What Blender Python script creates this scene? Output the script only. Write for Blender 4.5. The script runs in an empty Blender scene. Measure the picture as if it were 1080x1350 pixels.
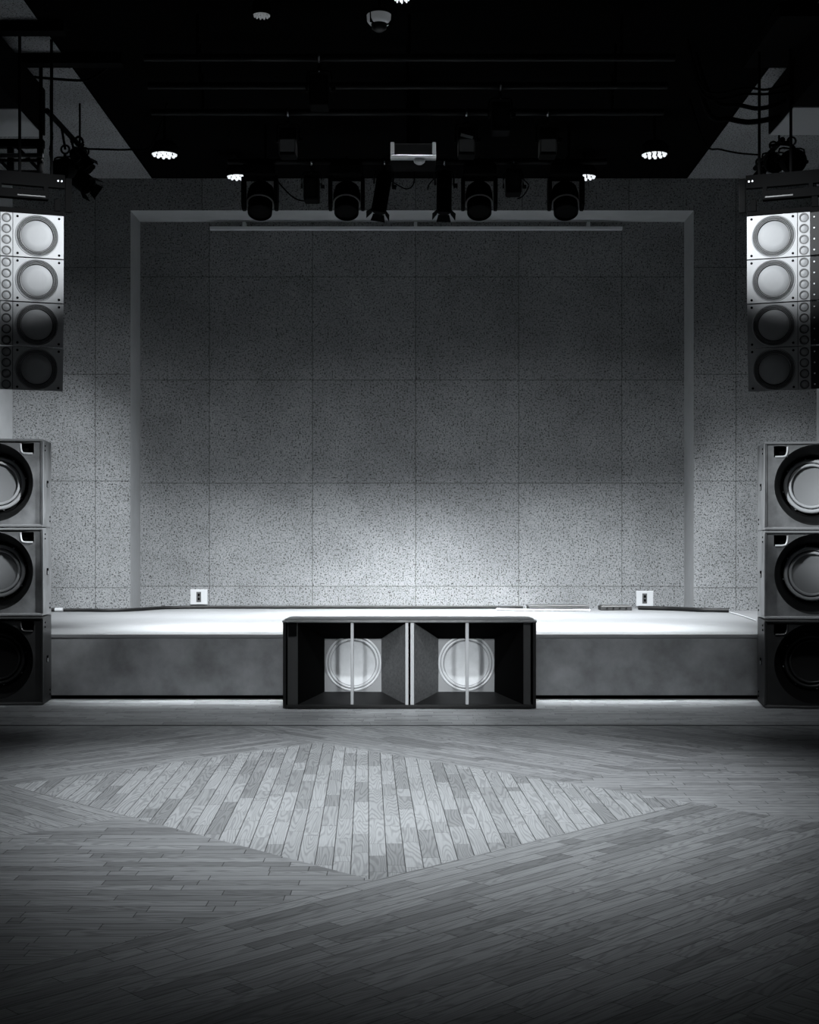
import bpy, bmesh, math, random
from mathutils import Vector, Matrix, Euler
random.seed(7)
S = bpy.context.scene
COL = S.collection
PI = math.pi
R = math.radians
F = 1750.0          # focal length in pixels of the 1080x1350 frame
EYE = 1.071         # eye height above the floor

# ------------------------------------------------------------------ camera
cam = bpy.data.cameras.new('camera')
camo = bpy.data.objects.new('camera', cam)
COL.objects.link(camo)
camo.location = (0, 0, EYE)
camo.rotation_euler = (PI / 2, 0, 0)
cam.sensor_fit = 'HORIZONTAL'
cam.sensor_width = 36
cam.lens = 36 * F / 1080
cam.shift_x = -8 / 1080
cam.shift_y = 43 / 1080
cam.clip_end = 100
S.camera = camo
S.view_settings.view_transform = 'Standard'
S.view_settings.look = 'None'
S.view_settings.exposure = 0
S.view_settings.gamma = 1
S.view_settings.use_curve_mapping = False
S.cycles.use_denoising = True
S.cycles.max_bounces = 8
S.cycles.sample_clamp_indirect = 4

def at(px, py, Y):
    "a point of the room seen in that direction, at depth Y"
    return Vector(((px - 548) * Y / F, Y, EYE - (py - 718) * Y / F))

# ------------------------------------------------------------------ materials
MATS = {}
def mat(name, col, rough=0.5, metal=0.0, emit=None, estr=0.0, spec=0.5, mottled=0.0, mscale=8.0):
    if name in MATS:
        return MATS[name]
    m = bpy.data.materials.new(name)
    m.use_nodes = True
    nt = m.node_tree
    b = nt.nodes['Principled BSDF']
    if isinstance(col, (int, float)):
        col = (col * .97, col, col * 1.03)
    b.inputs['Base Color'].default_value = (*col, 1)
    b.inputs['Roughness'].default_value = rough
    b.inputs['Metallic'].default_value = metal
    b.inputs['Specular IOR Level'].default_value = spec
    if emit:
        b.inputs['Emission Color'].default_value = (*emit, 1)
        b.inputs['Emission Strength'].default_value = estr
    if mottled:
        tc = nt.nodes.new('ShaderNodeTexCoord')
        n = nt.nodes.new('ShaderNodeTexNoise')
        n.inputs['Scale'].default_value = mscale
        n.inputs['Detail'].default_value = 5
        n.inputs['Roughness'].default_value = .6
        nt.links.new(tc.outputs['Object'], n.inputs['Vector'])
        r = nt.nodes.new('ShaderNodeMapRange')
        r.inputs['From Min'].default_value = .3
        r.inputs['From Max'].default_value = .7
        r.inputs['To Min'].default_value = 1 - mottled
        r.inputs['To Max'].default_value = 1 + mottled
        nt.links.new(n.outputs['Fac'], r.inputs['Value'])
        mx = nt.nodes.new('ShaderNodeVectorMath')
        mx.operation = 'SCALE'
        mx.inputs[0].default_value = col
        nt.links.new(r.outputs['Result'], mx.inputs['Scale'])
        nt.links.new(mx.outputs['Vector'], b.inputs['Base Color'])
    MATS[name] = m
    return m

class NB:
    "small node-building helper"
    def __init__(s, name):
        s.m = bpy.data.materials.new(name)
        s.m.use_nodes = True
        s.nt = s.m.node_tree
        s.b = s.nt.nodes['Principled BSDF']
    def put(s, sock, v):
        if hasattr(v, 'is_linked'):
            s.nt.links.new(v, sock)
        else:
            sock.default_value = v
    def math(s, op, a, b=0.0, c=None, clamp=False):
        n = s.nt.nodes.new('ShaderNodeMath')
        n.operation = op
        n.use_clamp = clamp
        s.put(n.inputs[0], a)
        s.put(n.inputs[1], b)
        if c is not None:
            s.put(n.inputs[2], c)
        return n.outputs[0]
    def comb(s, x, y, z=0.0):
        n = s.nt.nodes.new('ShaderNodeCombineXYZ')
        for i, v in enumerate((x, y, z)):
            s.put(n.inputs[i], v)
        return n.outputs[0]
    def sep(s, v):
        n = s.nt.nodes.new('ShaderNodeSeparateXYZ')
        s.put(n.inputs[0], v)
        return n.outputs
    def noise(s, vec, scale, detail=2.0, rough=.5, dist=0.0):
        n = s.nt.nodes.new('ShaderNodeTexNoise')
        s.put(n.inputs['Vector'], vec)
        n.inputs['Scale'].default_value = scale
        n.inputs['Detail'].default_value = detail
        n.inputs['Roughness'].default_value = rough
        n.inputs['Distortion'].default_value = dist
        return n.outputs['Fac']
    def white(s, vec):
        n = s.nt.nodes.new('ShaderNodeTexWhiteNoise')
        n.noise_dimensions = '3D'
        s.put(n.inputs['Vector'], vec)
        return n.outputs['Value']
    def rng(s, v, a, b, c, d):
        n = s.nt.nodes.new('ShaderNodeMapRange')
        s.put(n.inputs['Value'], v)
        for k, q in zip(('From Min', 'From Max', 'To Min', 'To Max'), (a, b, c, d)):
            n.inputs[k].default_value = q
        return n.outputs['Result']
    def grey(s, v, tint=(.965, 1.0, 1.03)):
        n = s.nt.nodes.new('ShaderNodeVectorMath')
        n.operation = 'SCALE'
        n.inputs[0].default_value = tint
        s.put(n.inputs['Scale'], v)
        return n.outputs['Vector']
    def coord(s, which='Object'):
        return s.nt.nodes.new('ShaderNodeTexCoord').outputs[which]
    def bump(s, h, strength, dist):
        n = s.nt.nodes.new('ShaderNodeBump')
        n.inputs['Strength'].default_value = strength
        n.inputs['Distance'].default_value = dist
        s.put(n.inputs['Height'], h)
        s.nt.links.new(n.outputs['Normal'], s.b.inputs['Normal'])

def board_material(name, tone=.40, joints=True, dark=.13):
    "pressed wood-fibre board in one metre sheets with dark flecks"
    k = NB(name)
    co = k.coord()
    fl = k.noise(co, 70, 2.0, .62)
    fleck = k.rng(fl, .37, .455, dark, 1.0)
    fl2 = k.noise(co, 150, 1.0, .5)
    fleck2 = k.rng(fl2, .30, .50, .50, 1.0)
    cl = k.rng(k.noise(co, 2.3, 3.0, .6), .3, .7, .86, 1.12)
    v = k.math('MULTIPLY', k.math('MULTIPLY', fleck, fleck2), k.math('MULTIPLY', cl, tone))
    if joints:
        x, y, z = k.sep(co)
        def line(c, off):
            d = k.math('ABSOLUTE', k.math('SUBTRACT', k.math('FRACT', k.math('ADD', c, off)), .5))
            return k.rng(d, .0018, .0048, .36, 1.0)
        # per sheet tone
        sh = k.white(k.comb(k.math('FLOOR', k.math('ADD', x, 40.0)), k.math('FLOOR', k.math('ADD', z, .333)), 3.0))
        v = k.math('MULTIPLY', v, k.rng(sh, 0, 1, .93, 1.05))
        v = k.math('MULTIPLY', v, k.math('MULTIPLY', line(x, .5), line(z, .833)))
    k.nt.links.new(k.grey(v), k.b.inputs['Base Color'])
    k.b.inputs['Roughness'].default_value = .85
    k.b.inputs['Specular IOR Level'].default_value = .25
    k.bump(k.math('MULTIPLY', fleck, fleck2), .35, .004)
    return k.m

def plank_material(name):
    "oak strip floor: UV = metres along and across the boards"
    k = NB(name)
    uv = k.coord('UV')
    u, v, _ = k.sep(uv)
    W, L = .0605, .62
    row = k.math('FLOOR', k.math('DIVIDE', v, W))
    off = k.math('MULTIPLY', k.white(k.comb(row, 3.7, 1.0)), L * 7)
    uu = k.math('ADD', u, off)
    colm = k.math('FLOOR', k.math('DIVIDE', uu, L))
    # boards of uneven length
    cut = k.rng(k.white(k.comb(row, colm, 9.0)), 0, 1, .25, .95)
    fu = k.math('FRACT', k.math('DIVIDE', uu, L))
    half = k.math('GREATER_THAN', fu, cut)
    idv = k.comb(row, k.math('ADD', k.math('MULTIPLY', colm, 2.0), half), 5.0)
    rnd = k.white(idv)
    rnd2 = k.white(k.comb(row, colm, k.math('ADD', half, 21.0)))
    # grain: contour lines of a smooth stretched noise give cathedral figures
    gv = k.comb(k.math('ADD', k.math('MULTIPLY', u, 1.25), k.math('MULTIPLY', rnd, 91.0)),
                k.math('ADD', k.math('MULTIPLY', v, 13.0), k.math('MULTIPLY', rnd2, 57.0)), k.math('MULTIPLY', rnd, 13.0))
    field = k.noise(gv, 1.0, 1.5, .45)
    rings = k.math('SINE', k.math('MULTIPLY', field, 125.0))
    rings = k.rng(rings, -1.0, .2, .72, 1.0)
    fine = k.noise(k.comb(k.math('MULTIPLY', u, 9.0), k.math('MULTIPLY', v, 260.0), rnd), 1.0, 2.0, .6)
    fine = k.rng(fine, .3, .7, .86, 1.08)
    tone = k.rng(k.math('POWER', rnd, 2.0), 0, 1, 1.08, .64)
    # per-zone tone, with board-direction sheen painted in, comes as a face attribute
    at_ = k.nt.nodes.new('ShaderNodeAttribute')
    at_.attribute_name = 'wood'
    at_.attribute_type = 'GEOMETRY'
    base = k.math('MULTIPLY', at_.outputs['Fac'], tone)
    val = k.math('MULTIPLY', base, k.math('MULTIPLY', rings, fine))
    # joints
    dv = k.math('ABSOLUTE', k.math('SUBTRACT', k.math('FRACT', k.math('DIVIDE', v, W)), .5))
    jv = k.rng(dv, .464, .486, 1.0, 0.0)
    d1 = k.math('MULTIPLY', k.math('ABSOLUTE', k.math('SUBTRACT', fu, cut)), L)
    d2 = k.math('MULTIPLY', k.math('MINIMUM', fu, k.math('SUBTRACT', 1.0, fu)), L)
    ju = k.rng(k.math('MINIMUM', d1, d2), .0006, .0020, 0.0, 1.0)
    joint = k.math('MULTIPLY', jv, ju, clamp=True)
    val = k.math('MULTIPLY', val, k.rng(joint, 0, 1, .12, 1.0))
    k.nt.links.new(k.grey(val), k.b.inputs['Base Color'])
    k.b.inputs['Roughness'].default_value = .40
    k.nt.links.new(k.rng(rings, .7, 1.0, .50, .38), k.b.inputs['Roughness'])
    k.b.inputs['Specular IOR Level'].default_value = .35
    h = k.math('ADD', k.math('MULTIPLY', joint, 1.0), k.math('MULTIPLY', rings, .25))
    k.bump(h, .35, .0015)
    return k.m

M_BOARD = board_material('flecked_board', .125)
M_CEIL = board_material('flecked_ceiling_board', .165, joints=False, dark=.05)
M_PLASTER = mat('smooth_grey_plaster', .23, .8, mottled=.08, mscale=5)
M_VOID = mat('black_ceiling_paint', .0016, .95, spec=.0)
M_PLANK = plank_material('oak_strips')
M_BLACK = mat('black_paint', .005, .55, spec=.2)
M_BLACKER = mat('matt_black', .0018, .9, spec=.03)
M_STEEL = mat('black_steel', .004, .5, spec=.12)
M_CHROME = mat('chrome_clamp', .55, .22, metal=1.0)
M_GALV = mat('galvanised_grey', .10, .45, metal=.4)
M_CAB = mat('dark_grey_cabinet_paint', .12, .42, mottled=.42, mscale=7)
M_CABEDGE = mat('worn_cabinet_edge', .16, .4)
M_HORN = mat('black_horn', .004, .6, spec=.12)
M_RING = mat('speaker_ring', .40, .35)
M_CONE = mat('speaker_cone', .22, .5)
M_ARRAY = mat('silver_grey_front', .175, .42, mottled=.06, mscale=10)
M_ARRAYCONE = mat('pale_cone', .14, .62, mottled=.05, mscale=6)
M_RUBBER = mat('rubber_surround', .012, .5)
M_RUBBERHI = mat('rubber_ridge', .11, .4)
M_SCREW = mat('steel_screw', .6, .3, metal=.8)
M_WHITE = mat('white_plastic', .24, .45)
M_DECK = mat('pale_stage_deck', .125, .55, mottled=.05, mscale=3)
M_RISER = mat('trowelled_concrete', .145, .6, mottled=.42, mscale=3.2)
M_RAIL = mat('pale_rail', .42, .45)
M_DUCTGREY = mat('grey_duct_underside', .20, .6)
M_BRACE = mat('grey_brace', .24, .4)
M_LITPANEL = mat('textured_black_panel', .05, .55, mottled=.5, mscale=60)
M_LED = mat('led_lens', .8, .2, emit=(.93, .97, 1.0), estr=.8)
M_LEDDIM = mat('dim_led_lens', .5, .3, emit=(.93, .97, 1.0), estr=.10)
M_REFLECTOR = mat('pale_reflector', .5, .35, emit=(.9, .95, 1.0), estr=.06)

# ------------------------------------------------------------------ mesh builder
def frame_to(axis):
    z = Vector(axis).normalized()
    return z.to_track_quat('Z', 'Y').to_matrix().to_4x4()

class MB:
    def __init__(s):
        s.bm = bmesh.new()
    def _new(s, geom_verts, M):
        bmesh.ops.transform(s.bm, matrix=M, verts=geom_verts)
    def box(s, lo, hi, M=None, bevel=0.0):
        lo, hi = Vector(lo), Vector(hi)
        r = bmesh.ops.create_cube(s.bm, size=1)
        vs = r['verts']
        c = (lo + hi) / 2
        d = hi - lo
        bmesh.ops.transform(s.bm, matrix=Matrix.Translation(c) @ Matrix.Diagonal((*d, 1)), verts=vs)
        if bevel > 0:
            es = list({e for v in vs for e in v.link_edges})
            rr = bmesh.ops.bevel(s.bm, geom=es, offset=bevel, segments=2, profile=.5, affect='EDGES', clamp_overlap=True)
            vs = list({v for f in rr['faces'] for v in f.verts} | {v for v in vs if v.is_valid})
        if M is not None:
            bmesh.ops.transform(s.bm, matrix=M, verts=vs)
        return s
    def lathe(s, prof, origin=(0, 0, 0), axis=(0, 0, 1), seg=48, close=False):
        "prof = [(radius, height along axis)]"
        M = Matrix.Translation(origin) @ frame_to(axis)
        rings = []
        for r, h in prof:
            if r < 1e-6:
                rings.append([s.bm.verts.new(M @ Vector((0, 0, h)))])
            else:
                rings.append([s.bm.verts.new(M @ Vector((r * math.cos(2 * PI * i / seg), r * math.sin(2 * PI * i / seg), h))) for i in range(seg)])
        prs = list(zip(rings, rings[1:]))
        if close:
            prs.append((rings[-1], rings[0]))
        for a, b in prs:
            for i in range(seg):
                j = (i + 1) % seg
                if len(a) == 1 and len(b) == 1:
                    continue
                if len(a) == 1:
                    s.bm.faces.new((a[0], b[j], b[i]))
                elif len(b) == 1:
                    s.bm.faces.new((a[i], a[j], b[0]))
                else:
                    s.bm.faces.new((a[i], a[j], b[j], b[i]))
        return s
    def cyl(s, p0, p1, r, seg=20, r2=None):
        p0, p1 = Vector(p0), Vector(p1)
        L = (p1 - p0).length
        r2 = r if r2 is None else r2
        return s.lathe([(0, 0), (r, 0), (r2, L), (0, L)], p0, p1 - p0, seg)
    def torus(s, c, axis, R_, r, seg=48, ms=10):
        prof = [(R_ + r * math.cos(2 * PI * i / ms), r * math.sin(2 * PI * i / ms)) for i in range(ms)]
        return s.lathe(prof, c, axis, seg, close=True)
    def tube(s, pts, r, seg=8, smooth=6):
        pts = [Vector(p) for p in pts]
        if smooth and len(pts) > 2:
            out = []
            P = [pts[0]] + pts + [pts[-1]]
            for i in range(1, len(P) - 2):
                a, b, c, d = P[i - 1], P[i], P[i + 1], P[i + 2]
                for k in range(smooth):
                    t = k / smooth
                    out.append(.5 * ((2 * b) + (-a + c) * t + (2 * a - 5 * b + 4 * c - d) * t * t + (-a + 3 * b - 3 * c + d) * t ** 3))
            out.append(pts[-1])
            pts = out
        rings = []
        for i, p in enumerate(pts):
            d = (pts[min(i + 1, len(pts) - 1)] - pts[max(i - 1, 0)]).normalized()
            M = Matrix.Translation(p) @ frame_to(d)
            rings.append([s.bm.verts.new(M @ Vector((r * math.cos(2 * PI * k / seg), r * math.sin(2 * PI * k / seg), 0))) for k in range(seg)])
        for a, b in zip(rings, rings[1:]):
            for i in range(seg):
                s.bm.faces.new((a[i], a[(i + 1) % seg], b[(i + 1) % seg], b[i]))
        s.bm.faces.new(rings[0][::-1])
        s.bm.faces.new(rings[-1])
        return s
    def poly(s, pts):
        s.bm.faces.new([s.bm.verts.new(p) for p in pts])
        return s
    def prism(s, pts2, fn, a, b):
        "extrude a 2-D outline between parameters a and b; fn(p, t) -> 3-D"
        A = [s.bm.verts.new(fn(p, a)) for p in pts2]
        B = [s.bm.verts.new(fn(p, b)) for p in pts2]
        n = len(pts2)
        s.bm.faces.new(A)
        s.bm.faces.new(B[::-1])
        for i in range(n):
            s.bm.faces.new((A[i], B[i], B[(i + 1) % n], A[(i + 1) % n]))
        return s
    def plate(s, outer, holes, y0, y1):
        "panel in the xz plane with holes, from y0 (front) to y1 (back)"
        bm2 = bmesh.new()
        es = []
        loops = []
        for lp in [outer] + holes:
            vs = [bm2.verts.new((p[0], 0, p[1])) for p in lp]
            loops.append(vs)
            for i in range(len(vs)):
                es.append(bm2.edges.new((vs[i], vs[(i + 1) % len(vs)])))
        bmesh.ops.triangle_fill(bm2, use_beauty=True, use_dissolve=False, edges=es)
        vm = {}
        for yy in (y0, y1):
            for v in bm2.verts:
                vm[(v, yy)] = s.bm.verts.new((v.co.x, yy, v.co.z))
            for f in bm2.faces:
                s.bm.faces.new([vm[(v, yy)] for v in f.verts])
        for vs in loops:
            for i in range(len(vs)):
                a, b = vs[i], vs[(i + 1) % len(vs)]
                s.bm.faces.new((vm[(a, y0)], vm[(b, y0)], vm[(b, y1)], vm[(a, y1)]))
        bm2.free()
        return s
    def build(s, name, m, parent=None, loc=(0, 0, 0), rot=(0, 0, 0), smooth=None, bevel=0.0):
        bmesh.ops.recalc_face_normals(s.bm, faces=s.bm.faces)
        me = bpy.data.meshes.new(name)
        s.bm.to_mesh(me)
        s.bm.free()
        for mm in (m if isinstance(m, (list, tuple)) else [m]):
            me.materials.append(mm)
        o = bpy.data.objects.new(name, me)
        COL.objects.link(o)
        o.location = loc
        o.rotation_euler = rot
        if parent is not None:
            o.parent = parent
        if smooth:
            for p in me.polygons:
                p.use_smooth = True
            try:
                me.set_sharp_from_angle(angle=R(smooth))
            except Exception:
                pass
        if bevel:
            md = o.modifiers.new('edge', 'BEVEL')
            md.width = bevel
            md.segments = 2
            md.limit_method = 'ANGLE'
            md.angle_limit = R(40)
        return o

def tag(o, label=None, cat=None, group=None, kind=None):
    if label: o['label'] = label
    if cat: o['category'] = cat
    if group: o['group'] = group
    if kind: o['kind'] = kind
    return o
def empty(name, loc, rot=(0, 0, 0), scale=1.0):
    o = bpy.data.objects.new(name, None)
    o.empty_display_size = .1
    COL.objects.link(o)
    o.location = loc
    o.rotation_euler = rot
    o.scale = (scale,) * 3
    return o
def copy_tree(o, parent=None):
    c = o.copy()
    COL.objects.link(c)
    if parent is not None:
        c.parent = parent
    for ch in list(o.children):
        copy_tree(ch, c)
    return c
def circle(cx, cz, r, n=64):
    return [(cx + r * math.cos(2 * PI * i / n), cz + r * math.sin(2 * PI * i / n)) for i in range(n)]
def rect(x0, z0, x1, z1):
    return [(x0, z0), (x1, z0), (x1, z1), (x0, z1)]

# ================================================================== THE SETTING
YW, YB = 12.43, 12.87          # front of the wall, back of the shallow niche
NX0, NX1, NZ = -2.67, 2.605, 4.20
SX0, SX1 = -3.775, 3.755       # side walls
CEIL = 4.50
STAGE_Y, STAGE_Z = 9.19, .4515

# wall with the shallow niche: face index 1 = smooth plaster reveal
bm = MB()
def quad(b, pts, mi=0):
    f = b.bm.faces.new([b.bm.verts.new(p) for p in pts])
    f.material_index = mi
quad(bm, [(SX0, YW, 0), (NX0, YW, 0), (NX0, YW, NZ), (SX0, YW, NZ)])
quad(bm, [(NX1, YW, 0), (SX1, YW, 0), (SX1, YW, NZ), (NX1, YW, NZ)])
quad(bm, [(SX0, YW, NZ), (SX1, YW, NZ), (SX1, YW, CEIL + .05), (SX0, YW, CEIL + .05)])
quad(bm, [(NX0, YB, 0), (NX1, YB, 0), (NX1, YB, NZ), (NX0, YB, NZ)])
quad(bm, [(NX0, YW, 0), (NX0, YB, 0), (NX0, YB, NZ), (NX0, YW, NZ)], 1)
quad(bm, [(NX1, YB, 0), (NX1, YW, 0), (NX1, YW, NZ), (NX1, YB, NZ)], 1)
quad(bm, [(NX0, YB, NZ), (NX1, YB, NZ), (NX1, YW, NZ), (NX0, YW, NZ)], 1)
o = bm.build('wall_back', [M_BOARD, M_PLASTER])
tag(o, kind='structure')
# give the wall real thickness behind
for n, x0, x1 in (('wall_left', SX0 - .15, SX0), ('wall_right', SX1, SX1 + .15)):
    tag(MB().box((x0, -1.0, 0), (x1, YB + .1, CEIL + .05)).build(n, M_PLASTER), kind='structure')
# ceiling: flecked boards at the sides, a black painted field in the middle
bm = MB()
PX0, PX1 = -2.47 * 1.0, 2.545
quad(bm, [(SX0, -1, CEIL), (PX0, -1, CEIL), (PX0, YW + .5, CEIL), (SX0, YW + .5, CEIL)], 0)
quad(bm, [(PX1, -1, CEIL), (SX1, -1, CEIL), (SX1, YW + .5, CEIL), (PX1, YW + .5, CEIL)], 0)
quad(bm, [(PX0, -1, CEIL), (PX1, -1, CEIL), (PX1, YW + .5, CEIL), (PX0, YW + .5, CEIL)], 1)
tag(bm.build('ceiling', [M_CEIL, M_VOID]), kind='structure')

# ---- floor: strip oak laid in zones around a lozenge
def clip(poly, a, b, c):
    "keep a*x+b*y>=c"
    out = []
    n = len(poly)
    for i in range(n):
        p, q = poly[i], poly[(i + 1) % n]
        dp, dq = a * p[0] + b * p[1] - c, a * q[0] + b * q[1] - c
        if dp >= 0:
            out.append(p)
        if dp * dq < 0:
            t = dp / (dp - dq)
            out.append((p[0] + (q[0] - p[0]) * t, p[1] + (q[1] - p[1]) * t))
    return out
r2 = 1 / math.sqrt(2)
UH = (r2, r2)      # u axis: away and to the right
VH = (-r2, r2)     # v axis: away and to the left
U0, U1, V0, V1 = 2.90, 4.70, 3.09, 5.45
def cut(poly, umin=None, umax=None, vmin=None, vmax=None):
    if umin is not None: poly = clip(poly, UH[0], UH[1], umin)
    if umax is not None: poly = clip(poly, -UH[0], -UH[1], -umax)
    if vmin is not None: poly = clip(poly, VH[0], VH[1], vmin)
    if vmax is not None: poly = clip(poly, -VH[0], -VH[1], -vmax)
    return poly
FY = 7.874
full = [(SX0, -1.0), (SX1, -1.0), (SX1, FY), (SX0, FY)]
strip = [(SX0, FY), (SX1, FY), (SX1, STAGE_Y + .3), (SX0, STAGE_Y + .3)]
a_d = R(92.1)      # the lozenge's boards run almost straight at the viewer
zones = [  # last value: tone with each board direction's sheen painted in
    (cut(full, U0, U1, V0, V1), (math.cos(a_d), math.sin(a_d)), .345),
    (cut(full, None, U1, 1.60, V0), UH, .265),
    (cut(full, None, None, None, 1.60), VH, .30),
    (cut(full, None, U0, V0, 4.5), (1, 0), .255),
    (cut(full, None, U0, 4.5, V1), VH, .28),
    (cut(full, None, U1, V1, None), UH, .30),
    (cut(full, U1, None, 3.75, None), VH, .30),
    (cut(full, U1, None, 1.60, 3.75), (1, 0), .31),
    (strip, (1, 0), .36),
]
fb = bmesh.new()
uvl = fb.loops.layers.uv.new('UVMap')
wl = fb.faces.layers.float.new('wood')  # zone tone of the wood with board-direction sheen painted in
for zi, (pl, d, tone) in enumerate(zones):
    if len(pl) < 3:
        continue
    f = fb.faces.new([fb.verts.new((p[0], p[1], 0)) for p in pl])
    f[wl] = tone
    ox, oy = {0: (0, .007), 1: (3.1, V0 % .0605), 3: (7.7, 0), 5: (11.3, .01), 7: (17.9, .02)}.get(zi, (23.3 + zi * 3.1, .013 * zi))
    for lp in f.loops:
        x, y = lp.vert.co.x, lp.vert.co.y
        lp[uvl].uv = (x * d[0] + y * d[1] + ox, -x * d[1] + y * d[0] + oy)
bmesh.ops.recalc_face_normals(fb, faces=fb.faces)
for f in fb.faces:
    if f.normal.z < 0:
        f.normal_flip()
me = bpy.data.meshes.new('floor')
fb.to_mesh(me)
fb.free()
me.materials.append(M_PLANK)
fl = bpy.data.objects.new('floor', me)
COL.objects.link(fl)
tag(fl, kind='structure')
# dark metal strip let into the floor where the border boards begin
tag(MB().box((SX0, FY - .030, -.01), (SX1, FY + .004, .0025)).build('trim_1', mat('dark_floor_strip', .07, .4)), kind='structure')

# ================================================================== STAGE
st = tag(empty('stage', (0, STAGE_Y, 0)), 'low concrete stage with bright pale deck running along the foot of the flecked wall', 'stage')
b = MB()
out = [(SX0 + .01, 0), (SX1 - .01, 0), (SX1 - .01, YW - STAGE_Y - .004), (NX1 - .004, YW - STAGE_Y - .004), (NX1 - .004, YB - STAGE_Y - .004),
       (NX0 + .004, YB - STAGE_Y - .004), (NX0 + .004, YW - STAGE_Y - .004), (SX0 + .01, YW - STAGE_Y - .004)]
b.prism(out, lambda p, t: Vector((p[0], p[1], t)), STAGE_Z - .03, STAGE_Z)
b.build('deck', M_DECK, st, bevel=.006)
MB().box((SX0 + .01, .004, .028), (SX1 - .01, .30, STAGE_Z - .0301)).build('front_panel', M_RISER, st)
MB().box((SX0 + .01, .03, 0), (SX1 - .01, .28, .0279)).build('plinth', M_BLACKER, st)

# ================================================================== SIDE STACKS OF SUBWOOFERS
def side_sub(name, W, H, D, side, cab=None, ring=None, cone=None, edge=None):
    """side = +1: the handle/side latches face +x.  Origin bottom centre of the front face"""
    t = empty(name, (0, 0, 0))
    cab, ring, cone = cab or M_CAB, ring or M_RING, cone or M_CONE
    edge = edge or M_CABEDGE
    T = .018
    c = MB()
    hw = W / 2
    c.box((-hw, 0, .004), (-hw + T, D, H - .004))
    c.box((hw - T, 0, .004), (hw, D, H - .004))
    c.box((-hw + T, 0, .004), (hw - T, D, T + .004))
    c.box((-hw + T, 0, H - T - .004), (hw - T, D, H - .004))
    c.box((-hw + T, D - T, T), (hw - T, D, H - T))
    c.build('cabinet', cab, t, bevel=.003)
    rc, cz = .263, H / 2 + .004
    pk = []
    zt = H - .030
    for sx in (-1, 1):
        xa, xb = sorted((sx * (hw - .062), sx * (hw - .150)))
        pk.append(rect(xa, zt - .072, xb, zt))
    MB().plate(rect(-hw + T, T + .004, hw - T, H - T - .004), [circle(0, cz, rc)] + pk, .010, .026).build('front_baffle', cab, t)
    # horn mouth down to the driver
    h = MB().lathe([(rc, .010), (rc - .004, .03), (.245, .06), (.215, .12), (.196, .20), (.196, .215), (.0, .215)], (0, 0, cz), (0, 1, 0), 64)
    h.build('horn', M_HORN, t, smooth=50)
    dr = MB().torus((0, .185, cz), (0, 1, 0), .168, .014, 56, 10)
    dr.torus((0, .178, cz), (0, 1, 0), .140, .010, 56, 10)
    dr = dr.build('driver', ring, t, smooth=60)
    MB().lathe([(.150, .190), (.120, .196), (.06, .206), (.0, .210)], (0, 0, cz), (0, 1, 0), 56).build('cone', cone, dr, smooth=60)
    for k in range(8):
        a = k * PI / 4 + .2
        MB().cyl((.183 * math.cos(a), .205, cz + .183 * math.sin(a)), (.183 * math.cos(a), .192, cz + .183 * math.sin(a)), .006, 8).build('screw', M_SCREW, dr)
    for sx, p in zip((-1, 1), pk):
        x0, z0 = p[0]
        x1, z1 = p[2]
        hb = MB()
        for q in ([(x0, .012, z0), (x1, .012, z0), (x1, .075, z0 + .012), (x0, .075, z0 + .012)],
                  [(x0, .012, z1), (x1, .012, z1), (x1, .075, z1), (x0, .075, z1)],
                  [(x0, .012, z0), (x0, .075, z0), (x0, .075, z1), (x0, .012, z1)],
                  [(x1, .012, z0), (x1, .075, z0), (x1, .075, z1), (x1, .012, z1)],
                  [(x0, .075, z0), (x1, .075, z0), (x1, .075, z1), (x0, .075, z1)]):
            hb.poly(q)
        ho = hb.build('handle', M_BLACKER, t)
        # worn grip lip along the bottom and the horn side of the pocket
        xi = x0 if sx > 0 else x1
        dirn = 1 if sx > 0 else -1
        MB().tube([(xi + dirn * .000, .011, z1 - .004), (xi + dirn * .004, .009, z0 + .026), (xi + dirn * .020, .008, z0 + .004), (xi + dirn * .080, .009, z0 + .001)], .0075, 8, 4).build('grip_lip', ring, ho, smooth=60)
    # raised edge strips along top and bottom of the front
    for z in (.0105, H - .0105):
        MB().box((-hw + .002, -.007, z - .0075), (hw - .002, .009, z + .0075), bevel=.003).build('edge_strip', edge, t)
    MB().box((side * hw - .006 if side > 0 else -hw - .002, -.006, .02), (side * hw + .002 if side > 0 else -hw + .006, .008, H - .02), bevel=.002).build('edge_strip', edge, t)
    # latch in the side and stacking pins
    xs = side * (hw + .001)
    la = MB().box((xs - .003, D * .42, H * .5 - .022), (xs + .003, D * .58, H * .5 + .022)).build('side_latch', M_BLACKER, t)
    MB().box((xs - .004, D * .45, H * .5 - .020), (xs + .005, D * .52, H * .5 + .004)).build('latch_bolt', M_SCREW, la)
    for z in (.045, .075, H - .075, H - .045):
        MB().cyl((xs - .004 * side, D * .80 if z < H / 2 else D * .2, z), (xs + .004 * side, D * .80 if z < H / 2 else D * .2, z), .006, 10).build('side_screw', M_BLACKER, t)
    MB().box((-hw + .03, .03, 0), (hw - .03, D - .03, .004)).build('foot_rail', M_BLACKER, t)
    return t

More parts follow.
